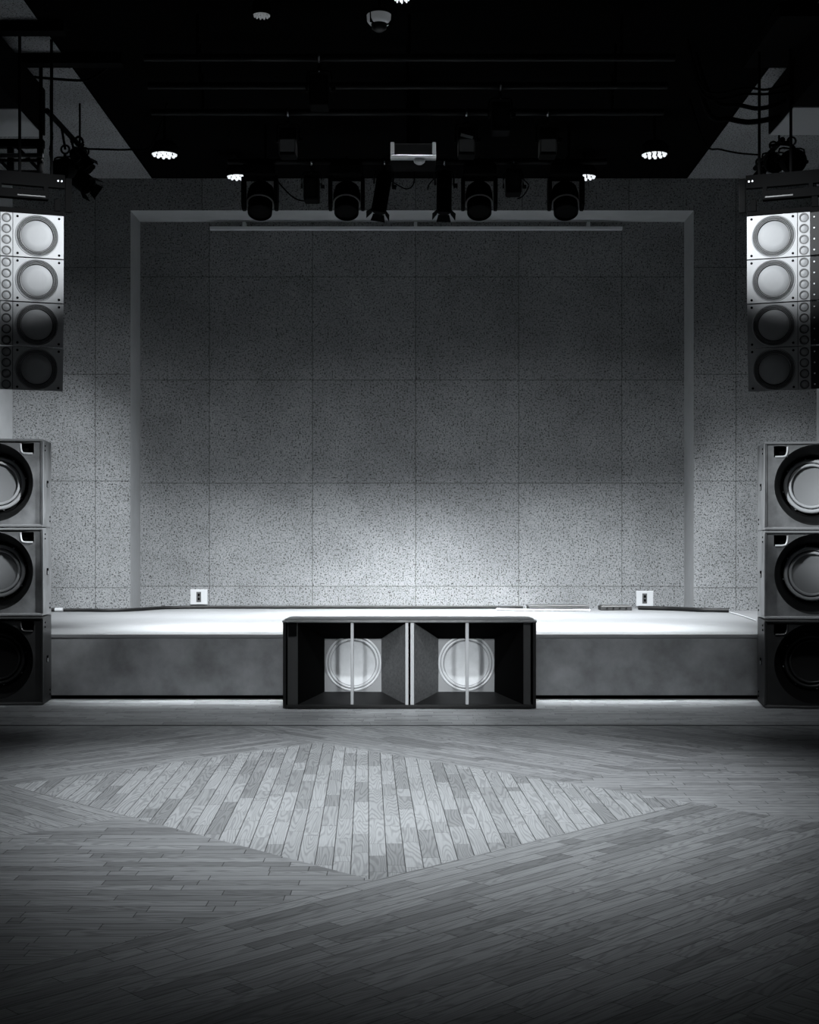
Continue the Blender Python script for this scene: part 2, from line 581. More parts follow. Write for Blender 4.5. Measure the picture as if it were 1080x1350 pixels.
TH = R(6)
SHADED_SUB = (mat('black_cabinet_paint', .014, .5, spec=.3, mottled=.3), mat('black_ring', .012, .4), mat('black_cone', .006, .6, spec=.2), mat('black_edge', .03, .45))  # lowest boxes: cabinet, ring, cone and edge colours darkened to stand for shade
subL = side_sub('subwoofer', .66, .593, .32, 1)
subL0 = side_sub('subwoofer', .66, .593, .32, 1, *SHADED_SUB)
cxL = Vector((-2.486, 8.86, 0)) - Vector((.33 * math.cos(TH), .33 * math.sin(TH), 0))
labL = ['black subwoofer resting on the floor, lowest of the stack beside the white cable plug',
        'grey horn subwoofer in the middle of the stack beside the white cable plug',
        'grey horn subwoofer on top of the stack beside the white cable plug']
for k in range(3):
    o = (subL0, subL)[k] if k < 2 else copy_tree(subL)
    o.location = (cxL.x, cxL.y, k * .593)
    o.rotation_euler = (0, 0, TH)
    tag(o, labL[k], 'speaker', 'subwoofers stacked at the ends of the stage')
TH = R(8)
subR = side_sub('subwoofer', .655, .582, .385, -1)
subR0 = side_sub('subwoofer', .655, .582, .385, -1, *SHADED_SUB)
cxR = Vector((2.284, 8.69, 0)) + Vector((.3275 * math.cos(TH), -.3275 * math.sin(TH), 0))
labR = ['black subwoofer resting on the floor, lowest of the stack near the loose black cable',
        'grey horn subwoofer in the middle of the stack near the loose black cable',
        'grey horn subwoofer on top of the stack near the loose black cable']
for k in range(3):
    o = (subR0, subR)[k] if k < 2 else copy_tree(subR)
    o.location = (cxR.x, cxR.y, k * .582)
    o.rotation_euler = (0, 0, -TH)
    tag(o, labR[k], 'speaker', 'subwoofers stacked at the ends of the stage')

# ================================================================== TWIN SUBWOOFER IN FRONT OF THE STAGE
YS = 8.636
sc = YS / F
def fx(px): return (px - 548) * sc
def fz(py): return EYE - (py - 718) * sc
X0, X1 = fx(373), fx(707)
xc = (X0 + X1) / 2
tw = tag(empty('twin_subwoofer', (xc, YS, 0)), 'long black twin horn subwoofer standing on the floor against the middle of the stage', 'speaker')
HW, TH_, TD = (X1 - X0) / 2, .577, .535
c = MB()
c.box((-HW, .0, .006), (-HW + .02, TD, TH_ - .014))
c.box((HW - .02, .0, .006), (HW, TD, TH_ - .014))
c.box((-HW + .02, 0, .006), (HW - .02, TD, .028))
c.box((-HW + .02, TD - .02, .028), (HW - .02, TD, TH_ - .014))
c.build('cabinet', M_BLACK, tw, bevel=.003)
MB().box((-HW - .004, -.006, TH_ - .014), (HW + .004, TD, TH_)).build('top_panel', mat('worn_black_top', .07, .45, mottled=.15, mscale=9), tw, bevel=.004)
MB().box((-HW + .03, .03, 0), (HW - .03, TD - .03, .006)).build('foot_rail', M_BLACKER, tw)
ZB, ZT = .030, TH_ - .0142
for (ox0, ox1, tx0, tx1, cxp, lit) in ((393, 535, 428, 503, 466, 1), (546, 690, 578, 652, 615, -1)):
    a0, a1 = fx(ox0) - xc, fx(ox1) - xc
    yb = .30
    s2 = (YS + yb) / F
    t0, t1 = (tx0 - 548) * s2 - xc, (tx1 - 548) * s2 - xc
    z0, z1 = EYE - (912 - 718) * s2, EYE - (842 - 718) * s2
    fr = [(a0, .012, ZB), (a1, .012, ZB), (a1, .012, ZT), (a0, .012, ZT)]
    bk = [(t0, yb, z0), (t1, yb, z0), (t1, yb, z1), (t0, yb, z1)]
    # flare panels are cut back in the corners as octagonal horn boards
    ym, zc = .15, .075
    def panel(pts, name, m):
        n = (Vector(pts[1]) - Vector(pts[0])).cross(Vector(pts[2]) - Vector(pts[0])).normalized() * .008
        q = MB()
        A = [q.bm.verts.new(Vector(p)) for p in pts]
        B = [q.bm.verts.new(Vector(p) + n) for p in pts]
        q.bm.faces.new(A)
        q.bm.faces.new(B[::-1])
        for i in range(len(pts)):
            q.bm.faces.new((A[i], B[i], B[(i + 1) % len(pts)], A[(i + 1) % len(pts)]))
        return q.build(name, m, tw)
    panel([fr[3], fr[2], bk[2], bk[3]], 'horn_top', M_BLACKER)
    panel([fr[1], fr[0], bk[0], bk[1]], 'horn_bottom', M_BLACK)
    panel([fr[0], fr[3], bk[3], bk[0]], 'horn_side', M_LITPANEL if lit < 0 else M_BLACKER)  # light painted in: lit side gets the lighter panel, shaded side goes black
    panel([fr[2], fr[1], bk[1], bk[2]], 'horn_side', M_LITPANEL if lit > 0 else M_BLACKER)
    yd = yb + .012
    sd = (YS + yd) / F
    cxl, czl, rd = (cxp - 548) * sd - xc, EYE - (874 - 718) * sd, 37 * sd
    MB().plate(rect(t0 - .03, z0 - .03, t1 + .03, z1 + .03), [circle(cxl, czl, rd * .80)], yb + .004, yb + .016).build('baffle', mat('grey_baffle', .16, .5), tw)
    d = MB().torus((cxl, yb + .006, czl), (0, 1, 0), rd * .965, rd * .045, 64, 10).torus((cxl, yb + .006, czl), (0, 1, 0), rd * .86, rd * .05, 64, 10).build('driver', M_RING, tw, smooth=60)
    MB().lathe([(rd * .83, yb + .012), (rd * .6, yb + .028), (rd * .3, yb + .040), (0, yb + .044)], (cxl, 0, czl), (0, 1, 0), 64).build('cone', mat('light_grey_cone', .42, .5, mottled=.08, mscale=20), d, smooth=60)
for p0, p1 in ((462.3, 466.2), (614.0, 618.2)):
    MB().box((fx(p0) - xc, .004, .030), (fx(p1) - xc, .045, TH_ - .0142)).build('brace', M_BRACE, tw, bevel=.002)
for p0, p1 in ((534.5, 538.6), (541.2, 546.0)):
    MB().box((fx(p0) - xc, .0, .0285), (fx(p1) - xc, .50, TH_ - .0142)).build('divider', M_BRACE, tw, bevel=.002)
for p0, p1 in ((379, 392.5), (690.5, 700)):
    MB().box((fx(p0) - xc, .012, .0285), (fx(p1) - xc, .05, TH_ - .0142)).build('side_post', mat('black_side_post', .014, .5), tw, bevel=.002)
MB().box((fx(380) - xc, .006, fz(839)), (fx(391) - xc, .013, fz(821))).build('handle', M_BLACKER, tw)
MB().box((fx(538.8) - xc, -.003, TH_ - .035), (fx(541) - xc, .02, TH_ - .018)).build('catch', M_BLACKER, tw)

# ================================================================== HANGING LINE ARRAYS
AW, AH, AD = .410, .292, .36
def array_module(m):
    "m=+1: big driver on the +x side.  Origin at the bottom centre of the front face"
    t = empty('line_array_speaker', (0, 0, 0))
    hw = AW / 2
    X = lambda d: m * (hw - d)         # d = distance from the inner edge
    cz = AH / 2
    tap = .10
    cb = MB()
    # wedge cabinet: tapering to the back
    f4 = [cb.bm.verts.new(q) for q in ((-hw, .012, .002), (hw, .012, .002), (hw, .012, AH - .002), (-hw, .012, AH - .002))]
    b4 = [cb.bm.verts.new(q) for q in ((-hw + tap, AD, .026), (hw - tap, AD, .026), (hw - tap, AD, AH - .026), (-hw + tap, AD, AH - .026))]
    cb.bm.faces.new(f4)
    cb.bm.faces.new(b4[::-1])
    for i in range(4):
        cb.bm.faces.new((f4[i], b4[i], b4[(i + 1) % 4], f4[(i + 1) % 4]))
    cb.build('cabinet', M_BLACK, t)
    xs = sorted((X(.0), X(.328)))
    pl = MB().plate(rect(xs[0], 0.001, xs[1], AH - .001), [circle(X(.174), cz, .137, 64)], 0, .0118)
    pl.build('front_baffle', M_ARRAY, t)
    w = MB()
    w.torus((X(.174), .000, cz), (0, 1, 0), .138, .0045, 64, 8)
    w = w.build('woofer', M_ARRAYCONE, t, smooth=60)
    sr = MB()
    sr.lathe([(.136, .002), (.131, -.004), (.126, .004), (.122, -.003), (.117, .004), (.113, -.002), (.107, .005), (.102, .006)], (X(.174), 0.002, cz), (0, 1, 0), 64)
    sr.build('surround', M_RUBBER, w, smooth=80)
    rg = MB()
    for rr in (.1285, .1195, .1105):
        rg.torus((X(.174), -.003, cz), (0, 1, 0), rr, .0018, 64, 6)
    rg.build('surround_ridge', M_RUBBERHI, w, smooth=60)
    MB().lathe([(.103, .008), (.098, .0035), (.06, .0005), (0, -.001)], (X(.174), 0, cz), (0, 1, 0), 64).build('cone', M_ARRAYCONE, w, smooth=60)
    xs2 = sorted((X(.332), X(.410)))
    hs = [circle(X(.371), (k + .5) * AH / 4, .0305, 40) for k in range(4)]
    MB().plate(rect(xs2[0], .001, xs2[1], AH - .001), hs, .001, .0118).build('tweeter_plate', M_ARRAY, t)
    for k in range(4):
        zc = (k + .5) * AH / 4
        tw_ = MB().lathe([(.0315, -.001), (.0315, -.004), (.0235, -.004), (.0225, .004)], (X(.371), .002, zc), (0, 1, 0), 36).build('tweeter', M_RUBBER, t, smooth=40)
        MB().lathe([(.0228, .003), (.012, -.001), (0, -.002)], (X(.371), .002, zc), (0, 1, 0), 36).build('dome', M_ARRAYCONE, tw_, smooth=60)
    for d in (.030, .300):
        for z in (.022, AH - .022):
            MB().cyl((X(d), -.002, z), (X(d), .004, z), .0085, 12).build('fixing_bolt', M_BLACKER, t)
    # rigging plate on the outer side with a line of pins
    xr = sorted((X(.412), X(.485)))
    rp = MB().box((xr[0], .004, .004), (xr[1], .055, AH - .004)).build('rigging_plate', M_BLACK, t)
    for k in range(4):
        zc = (k + .5) * AH / 4
        MB().cyl((X(.437), .006, zc), (X(.437), -.003, zc), .005, 10).build('pin', M_SCREW, rp)
    return t

def hang(m, corner, th, labels):
    "corner = top inner front corner"
    src = array_module(m)
    tilts = (0, 2.5, 7, 13)
    p = Vector(corner)
    tops = []
    for k, tl in enumerate(tilts):
        rot = Euler((R(tl), 0, th))
        rm = rot.to_matrix()
        o = src if k == 0 else copy_tree(src)
        base = p + rm @ Vector((-m * AW / 2, 0, -AH))
        o.location = base
        o.rotation_euler = rot
        tag(o, labels[k], 'speaker', 'line array speakers hung at the stage ends')
        p = p + rm @ Vector((0, 0, -(AH + .006)))
    return src
LA, RA = R(18), R(-19)
ord_ = ['topmost', 'second from top', 'third from top', 'lowest']
arrL = at(84, 285, 9.0)
arrR = at(985, 285.5, 9.0)
hang(1, arrL, LA, ['silver line array speaker, topmost of the hanging column above the white plug stack',
                   'silver line array speaker, second down in the hanging column above the white plug stack',
                   'dimly lit line array speaker, third down in the column above the white plug stack',
                   'dark line array speaker, lowest of the hanging column above the white plug stack'])
hang(-1, arrR, RA, ['silver line array speaker, topmost of the hanging column above the loose cable stack',
                    'silver line array speaker, second down in the hanging column above the loose cable stack',
                    'dimly lit line array speaker, third down in the column above the loose cable stack',
                    'dark line array speaker, lowest of the hanging column above the loose cable stack'])

# ---- flying frames above the arrays, hung from the ceiling
def flying_frame(m, corner, th, label):
    t = tag(empty('flying_frame', corner, (0, 0, th)), label, 'rigging frame', 'rigging above the line arrays')
    # local x towards the array (inner edge at 0, outwards = -m)
    def bx(x0, x1, y0, y1, z0, z1, name, mm=M_BLACKER, bv=.003):
        a, b_ = sorted((-m * x0, -m * x1))
        return MB().box((a, y0, z0), (b_, y1, z1), bevel=bv).build(name, mm, t)
    bx(.00, .50, .02, .34, .002, .040, 'base_frame')
    bx(.02, .06, .01, .05, .035, .115, 'upright')
    bx(.42, .46, .01, .05, .035, .115, 'upright')
    bx(.10, .70, .00, .06, .105, .165, 'cross_beam')
    bx(-.01, .75, .02, .06, .195, .285, 'spreader_beam')
    bx(-.055, -.012, .02, .05, .035, .265, 'end_bracket')
    for x in (.10, .40):
        bx(x, x + .03, .02, .05, .16, .20, 'link')
    bx(.12, .30, -.002, .0, .118, .126, 'label_strip', mat('dull_strip', .012, .5), 0)
    # hoist chains up to the ceiling
    zc = CEIL - corner[2]
    for x in (.078, .285):
        MB().cyl((-m * x, .04, .28), (-m * x, .04, zc), .010, 8).build('hanging_rod', M_BLACKER, t)
    for x in (.012, .035):
        MB().cyl((-m * x, .018, .24), (-m * x, .012, .24), .006, 8).build('bolt', M_SCREW, t)
    return t
flying_frame(1, tuple(arrL), LA, 'black steel flying frame above the line array by the cluttered truss')
flying_frame(-1, tuple(arrR), RA, 'black steel flying frame above the line array by the round twin lamps')

# ================================================================== AIR DUCTS near the ceiling
def duct(x0, x1, zb, zt, y0, y1, label, inner):
    t = tag(empty('air_duct', ((x0 + x1) / 2, y0, zb)), label, 'duct', 'black ducts under the side ceiling strips')
    hx = (x1 - x0) / 2
    MB().box((-hx, 0, .004), (hx, y1 - y0, zt - zb), bevel=.006).build('casing', M_BLACKER, t)
    MB().box((-hx + .012, y1 - y0 - .62, -.004), (hx - .012, y1 - y0 - .012, .0039)).build('underside_panel', M_DUCTGREY, t)
    MB().box((-hx - .012, y1 - y0 - .66, .0045), (hx + .012, y1 - y0 - .63, zt - zb - .01)).build('flange', M_BLACKER, t)
    for y in (.4, y1 - y0 - .9):
        for x in (-hx + .06, hx - .06):
            MB().cyl((x, y, zt - zb - .003), (x, y, CEIL - zb), .008, 8).build('hanging_rod', M_BLACKER, t)
    return t
duct(-3.72, at(60, 180, 9.7).x, at(60, 180, 9.7).z, 4.395, 5.5, 9.7, 'black air duct with grey underside over the cluttered lamp truss', 1)
duct(at(1013, 178, 9.7).x, 3.70, at(1013, 178, 9.7).z, 4.385, 5.5, 9.7, 'black air duct with grey underside over the round twin lamps', -1)

# cross beams right under the ceiling boards
def beam(x0, x1, yc, zc, w, h, label):
    o = MB().box((x0, -w / 2, -h / 2), (x1, w / 2, h / 2), bevel=.004).build('ceiling_beam', M_BLACKER, None, (0, yc, zc))
    return tag(o, label, 'beam', 'black beams under the ceiling boards')
beam(SX0 + .01, -2.30, 8.72, 4.462, .10, .07, 'black cross beam under the ceiling strip above the truss, nearer of two')
beam(SX0 + .01, -2.05, 9.30, 4.462, .10, .07, 'black cross beam under the ceiling strip above the truss, farther of two')
beam(2.30, SX1 - .01, 8.85, 4.452, .92, .08, 'wide black beam across the ceiling strip above the twin lamps')

# ================================================================== LIGHTING BARS over the stage
def bar(px0, px1, py, z, label, r=.024):
    Y = (z - EYE) * F / (718 - py)
    x0, x1 = (px0 - 548) * Y / F, (px1 - 548) * Y / F
    t = tag(empty('lighting_bar', ((x0 + x1) / 2, Y, z)), label, 'lighting bar', 'lighting bars under the black ceiling')
    h = (x1 - x0) / 2
    MB().cyl((-h, 0, 0), (h, 0, 0), r, 16).build('pipe', mat('black_pipe', .0025, .6, spec=.06), t, smooth=40)
    for k in (-.8, 0, .8):
        MB().cyl((k * h, 0, r * .8), (k * h, 0, CEIL - z), .010, 8).build('drop_rod', M_BLACKER, t)
    return Y
ZP = 4.22
bar(190, 890, 76, ZP, 'black lighting bar across the ceiling, nearest of the four bars')
bar(195, 880, 113, ZP, 'black lighting bar across the ceiling, second nearest of the four bars')
bar(200, 875, 148, ZP, 'black lighting bar across the ceiling, third of the four bars')
YP = bar(300, 800, 213, ZP - .02, 'black lighting bar carrying the row of stage lamps in front of the wall')
ZP4 = ZP - .02

# ---- moving heads
def moving_head():
    t = empty('moving_head', (0, 0, 0))            # origin on the bar
    MB().box((-.135, -.11, -.135), (.135, .11, -.045), bevel=.015).build('base', M_BLACKER, t)
    cl = MB().box((-.03, -.03, -.047), (.03, .03, -.020)).torus((0, 0, 0), (1, 0, 0), .033, .008, 24, 8).build('clamp', M_STEEL, t, smooth=40)
    for sx in (-1, 1):
        x0, x1 = sorted((sx * .118, sx * .147))
        y = MB()
        y.prism([(-.06, -.136), (.06, -.136), (.075, -.24), (.065, -.36), (.03, -.40), (-.03, -.40), (-.065, -.36), (-.075, -.24)],
                lambda p, q: Vector((q, p[0], p[1])), x0, x1)
        y.build('yoke_arm', M_BLACKER, t, bevel=.006)
    ax = Vector((0, -.50, -1)).normalized()
    org = Vector((0, .05, -.285)) - ax * .13
    hd = MB().lathe([(0, 0), (.070, .006), (.100, .04), (.112, .10), (.112, .165), (.098, .185)], org, ax, 40).build('head', M_BLACKER, t, smooth=40)
    MB().lathe([(.098, .1855), (.100, .20), (.100, .285), (.092, .290), (.090, .27), (0, .268)], org, ax, 40).build('lens_barrel', M_BLACKER, hd, smooth=40)
    MB().torus(org + ax * .188, ax, .106, .0065, 40, 8).build('lens_ring', M_GALV, hd, smooth=60)
    return t
mh = moving_head()
for k, (px, lb) in enumerate(((343, 'outermost black moving head lamp, next to the box lamp with the drooping lead'),
                              (457, 'black moving head lamp between the leaning tube spotlight and the drooping lead box lamp'),
                              (632, 'black moving head lamp between the upright tube spotlight and the tucked up box lamp'),
                              (746, 'outermost black moving head lamp, next to the tucked up box lamp'))):
    o = mh if k == 0 else copy_tree(mh)
    o.location = ((px - 548) * YP / F, YP, ZP4)
    tag(o, lb, 'stage lamp', 'moving heads on the front bar')

# ---- tube spotlights with barn doors
def tube_spot(lean):
    t = empty('tube_spotlight', (0, 0, 0))
    MB().torus((0, 0, 0), (1, 0, 0), .032, .008, 24, 8).box((-.012, -.012, -.085), (.012, .012, -.03)).build('clamp', M_CHROME, t, smooth=40)
    ax = Vector((-math.sin(lean), -.20, -math.cos(lean))).normalized()
    o0 = Vector((0, 0, -.13))
    side = ax.cross(Vector((0, 1, 0))).normalized()
    bd = MB().lathe([(0, -.05), (.045, -.045), (.062, -.02), (.062, .30), (.055, .305), (0, .295)], o0, ax, 28).build('barrel', M_BLACKER, t, smooth=40)
    yk = MB()
    for sg in (-1, 1):
        yk.tube([o0 + side * sg * .006 + Vector((0, 0, .05)), o0 + side * sg * .072 + Vector((0, 0, .04)), o0 + side * sg * .076 + ax * .07], .008, 8, 3)
    yk.build('yoke', M_STEEL, t, smooth=60)
    kn = MB().cyl(o0 + side * .075 + ax * .07, o0 + side * .108 + ax * .07, .018, 14).build('tilt_knob', M_BLACKER, t)
    fwd = side.cross(ax).normalized()
    e = o0 + ax * .30
    for d in (side, -side, fwd, -fwd):
        q = MB()
        w = ax.cross(d).normalized()
        a, b_ = e + d * .056, e + d * .095 + ax * .045
        n = (b_ - a).cross(w).normalized() * .003
        pts = [a - w * .045, a + w * .045, b_ + w * .06, b_ - w * .06]
        A = [q.bm.verts.new(p) for p in pts]
        B = [q.bm.verts.new(p + n) for p in pts]
        q.bm.faces.new(A)
        q.bm.faces.new(B[::-1])
        for i in range(4):
            q.bm.faces.new((A[i], B[i], B[(i + 1) % 4], A[(i + 1) % 4]))
        q.build('barn_door', M_BLACKER, t)
    MB().box((-.02, -.03, -.085), (.02, .03, -.075)).build('bracket_plate', M_BLACKER, t)
    return t
for px, ln, lb in ((507, R(9), 'black tube spotlight leaning on the bar, below the projector'),
                   (586, R(1), 'black tube spotlight hanging straight down from the bar, beside the projector')):
    o = tube_spot(ln)
    o.location = ((px - 548) * YP / F, YP, ZP4)
    tag(o, lb, 'stage lamp', 'tube spotlights on the front bar')

# ---- small box lamps
def box_lamp():
    t = empty('box_lamp', (0, 0, 0))
    MB().torus((0, 0, 0), (1, 0, 0), .032, .008, 24, 8).box((-.012, -.012, -.09), (.012, .012, -.03)).build('clamp', M_CHROME, t, smooth=40)
    MB().box((-.062, -.075, -.33), (.062, .075, -.13), bevel=.012).build('housing', M_BLACKER, t)
    y = MB()
    for sg in (-1, 1):
        y.tube([(sg * .004, 0, -.088), (sg * .075, 0, -.10), (sg * .080, 0, -.22)], .007, 8, 3)
    y.build('yoke', M_STEEL, t, smooth=60)
    MB().cyl((.078, 0, -.205), (.105, 0, -.205), .016, 12).build('tilt_knob', M_BLACKER, t)
    MB().box((-.05, -.079, -.31), (.05, -.0755, -.16)).build('front_glass', mat('dark_lamp_glass', .01, .15), t)
    return t
bl = box_lamp()
for k, (px, dz, lb) in enumerate(((411, 0, 'small black box lamp with a drooping lead between two moving heads'),
                                  (677, .055, 'small black box lamp tucked up near the bar between two moving heads'))):
    o = bl if k == 0 else copy_tree(bl)
    o.location = ((px - 548) * YP / F, YP, ZP4 + 0.0)
    if dz:
        for ch in o.children:
            if ch.name.startswith(('housing', 'front_glass')):
                ch.location.z += dz
    tag(o, lb, 'stage lamp', 'box lamps on the front bar')

# lamps half lost in the dark on the nearer bars
k0 = 0
for py, px, lb in ((76, 421, 'faint black box lamp on the nearest ceiling bar'),
                   (113, 660, 'faint black box lamp on the second ceiling bar'),
                   (148, 380, 'faint black box lamp on the third ceiling bar, towards the leaning spotlight'),
                   (148, 615, 'faint black box lamp on the third ceiling bar, above the pale label'),
                   (148, 722, 'faint black box lamp on the third ceiling bar, towards the lit lamp pair')):
    o = copy_tree(bl)
    Y = (ZP - EYE) * F / (718 - py)
    o.location = ((px - 548) * Y / F, Y, ZP)
    tag(o, lb, 'stage lamp', 'dark lamps on the nearer bars')
    if px == 615:
        q = MB().box((-.045, -.004, -.010), (.045, 0, .010)).build('pale_label', M_RAIL, o, (0, -.080, .0), (0, R(14), 0))
        q.location = (0, -.082, -.20)
        q['label'] = 'pale strip stuck on the lamp'

# drooping leads between the lamps
def lead(name, pts, r, label, group='cables of the lighting bars', m=M_BLACKER, cat='cable'):
    p0 = Vector(pts[0])
    o = MB().tube([Vector(p) - p0 for p in pts], r, 8, 8).build(name, m, None, p0, smooth=60)
    return tag(o, label, cat, group)
YL = YP + .06
lead('lamp_lead', [at(362, 232, YL), at(372, 246, YL), at(388, 261, YL), at(402, 265, YL), at(412, 263, YL)], .006, 'thin black lead drooping from a moving head to the small box lamp')
lead('lamp_lead', [at(515, 238, YL), at(528, 246, YL), at(537, 249, YL), at(545, 243, YL), at(547, 226, YL)], .005, 'thin black lead drooping beside the leaning tube spotlight')
lead('lamp_lead', [at(564, 250, YL), at(566, 243, YL), at(572, 236, YL), at(580, 226, YL)], .005, 'short black lead curling beside the upright tube spotlight')
lead('lamp_lead', [at(684, 232, YL), at(694, 240, YL), at(697, 246, YL), at(690, 258, YL), at(682, 262, YL)], .005, 'thin black lead looping under the tucked up box lamp')

# ================================================================== PROJECTOR
Ypr = 9.7
pc = at(545, 200, Ypr)
pj = tag(empty('projector', pc), 'projector with white casing rim hanging under the black ceiling above the tube spotlights', 'projector')
s9 = Ypr / F
w, h = 30 * s9, 11.5 * s9
MB().box((-w, 0, -h), (w, .30, h), bevel=.008).build('body', M_BLACKER, pj)
rim = MB()
rim.box((-w, -.03, -h), (w, .0, -h + 6 * s9), bevel=.004)
rim.box((-w, -.03, -h + 6 * s9), (-w + 5 * s9, .0, h), bevel=.004)
rim.box((w - 5 * s9, -.03, -h + 6 * s9), (w, .0, h), bevel=.004)
rim.build('casing_rim', mat('off_white_casing', .22, .5), pj)
MB().lathe([(.043, 0), (.040, .014), (.028, .026), (0, .032)], (8 * s9, -.012, -h - .0), (0, -.25, -1), 28).build('lens_dome', mat('grey_lens_dome', .22, .4), pj, smooth=60)
MB().box((-.05, .12, h), (.05, .18, CEIL - pc.z)).build('ceiling_mount', M_BLACKER, pj)

# ================================================================== LED CANS
def led_can(p, r, label, lens_mat, n=12, group='round lamps hanging from the black ceiling'):
    t = tag(empty('led_can', p), label, 'ceiling lamp', group)
    MB().lathe([(0, .10), (r * .7, .10), (r * 1.03, .06), (r * 1.03, .0), (r * .98, -.004), (r * .96, .01), (0, .012)], (0, 0, 0), (0, 0, 1), 40).build('housing', M_BLACKER, t, smooth=40)
    MB().cyl((0, 0, .0995), (0, 0, CEIL - p[2]), .012, 8).build('stem', M_BLACKER, t)
    for ring, cnt in ((.80, n), (.42, n // 2), (0, 1)):
        for k in range(cnt):
            a = 2 * PI * k / cnt + ring
            x, y = r * ring * math.cos(a), r * ring * math.sin(a)
            MB().lathe([(r * .125, .012), (r * .12, -.004), (r * .07, -.010), (0, -.012)], (x, y, 0), (0, 0, 1), 12).build('lens', lens_mat, t, smooth=60)
    return t
led_can(at(217, 204, 10.6), .108, 'bright round lamp of clustered lenses nearest the cluttered truss', M_LED)
led_can(at(314, 233.5, 11.6), .104, 'bright round lamp of clustered lenses beside the first moving head', M_LED)
led_can(at(863, 204, 10.6), .108, 'bright round lamp of clustered lenses nearest the round twin lamps', M_LED)
led_can(at(771, 233.5, 11.6), .104, 'bright round lamp of clustered lenses beside the last moving head', M_LED)
led_can(at(345, 20, 8.15), .056, 'small dim round lamp alone high in the black ceiling', M_LEDDIM)
led_can(at(530, -1, 8.0), .050, 'small lit round lamp cut by the top of the picture', M_LED, 8)
# reflector lamp
rp = at(500, 27, 8.1)
t = tag(empty('reflector_lamp', rp), 'pale bowl reflector lamp hanging high in the black ceiling', 'ceiling lamp')
MB().lathe([(.076, .03), (.074, -.004), (.060, -.022), (.050, -.024)], (0, 0, 0), (0, 0, 1), 40).build('bowl', M_REFLECTOR, t, smooth=60)
MB().lathe([(.049, -.020), (.045, -.050), (.022, -.066), (0, -.068)], (0, 0, 0), (0, 0, 1), 32).build('bulb_cover', M_BLACK, t, smooth=60)
MB().lathe([(0, .031), (.07, .031), (.05, .06), (.012, .07), (.012, CEIL - rp.z), (0, CEIL - rp.z)], (0, 0, 0), (0, 0, 1), 24).build('stem', M_BLACKER, t, smooth=40)
for a in (0, 2.1, 4.2):
    MB().box((-.004, .046, -.03), (.004, .078, .03)).build('bracket', M_BLACKER, t, (0, 0, 0), (0, 0, a + .3))

# ================================================================== TRUSS + LAMPS at the ceiling sides
YT = 9.35
def truss(px0, px1, label):
    p0 = at(px0, 206, YT)
    p1 = at(px1, 206, YT)
    t = tag(empty('truss', ((p0.x + p1.x) / 2, YT, p0.z)), label, 'truss')
    h = (p1.x - p0.x) / 2
    def bxx(x0, x1, y0, y1, z0, z1, nm, m=M_BLACKER): return MB().box((x0, y0, z0), (x1, y1, z1), bevel=.003).build(nm, m, t)
    zt, zb = .115, -.155
    bxx(-h, h, -.03, .03, zt - .055, zt, 'chord')
    bxx(-h, h, -.03, .03, zb, zb + .05, 'chord')
    MB().cyl((-h, -.02, .0), (h, -.02, .0), .016, 12).build('rail_pipe', M_GALV, t, smooth=40)
    MB().cyl((-h, -.02, -.035), (h, -.02, -.035), .012, 12).build('rail_pipe', M_STEEL, t, smooth=40)
    n = 3
    for i in range(n):
        x0, x1 = -h + 2 * h * i / n, -h + 2 * h * (i + 1) / n
        MB().cyl((x0 + .02, .0, zt - .05), (x1 - .02, 0, zb + .045), .013, 10).build('diagonal', M_STEEL, t, smooth=40)
        bxx(x1 - .045, x1 - .005, -.02, .02, zb + .05, zt - .055, 'upright')
    MB().cyl((h - .022, 0, zt - .005), (h - .022, 0, CEIL - p0.z), .014, 10).build('hanging_rod', M_BLACKER, t)
    return t
truss(-60, 58, 'black lamp truss with grey pipes above the line array near the ceiling')

# pipe running along the duct with clamped lamps
def side_pipe(p0, p1, label):
    p0, p1 = Vector(p0), Vector(p1)
    t = tag(empty('lamp_pipe', p0), label, 'lighting bar', 'pipes along the ducts')
    MB().cyl((0, 0, 0), p1 - p0, .020, 14).build('pipe', M_BLACKER, t, smooth=40)
    for f in (.12, .85):
        q = (p1 - p0) * f
        MB().cyl(q + Vector((0, 0, .015)), Vector((q.x, q.y, CEIL - p0.z)), .008, 8).build('drop_rod', M_BLACKER, t)
    return t
side_pipe(at(62, 146, 9.3), at(112, 200, 10.5), 'black pipe running back from the duct, over the lamp cluster by the truss')
side_pipe(at(1032, 184, 9.8), at(996, 222, 10.6), 'black pipe running back from the duct, over the round twin lamps')

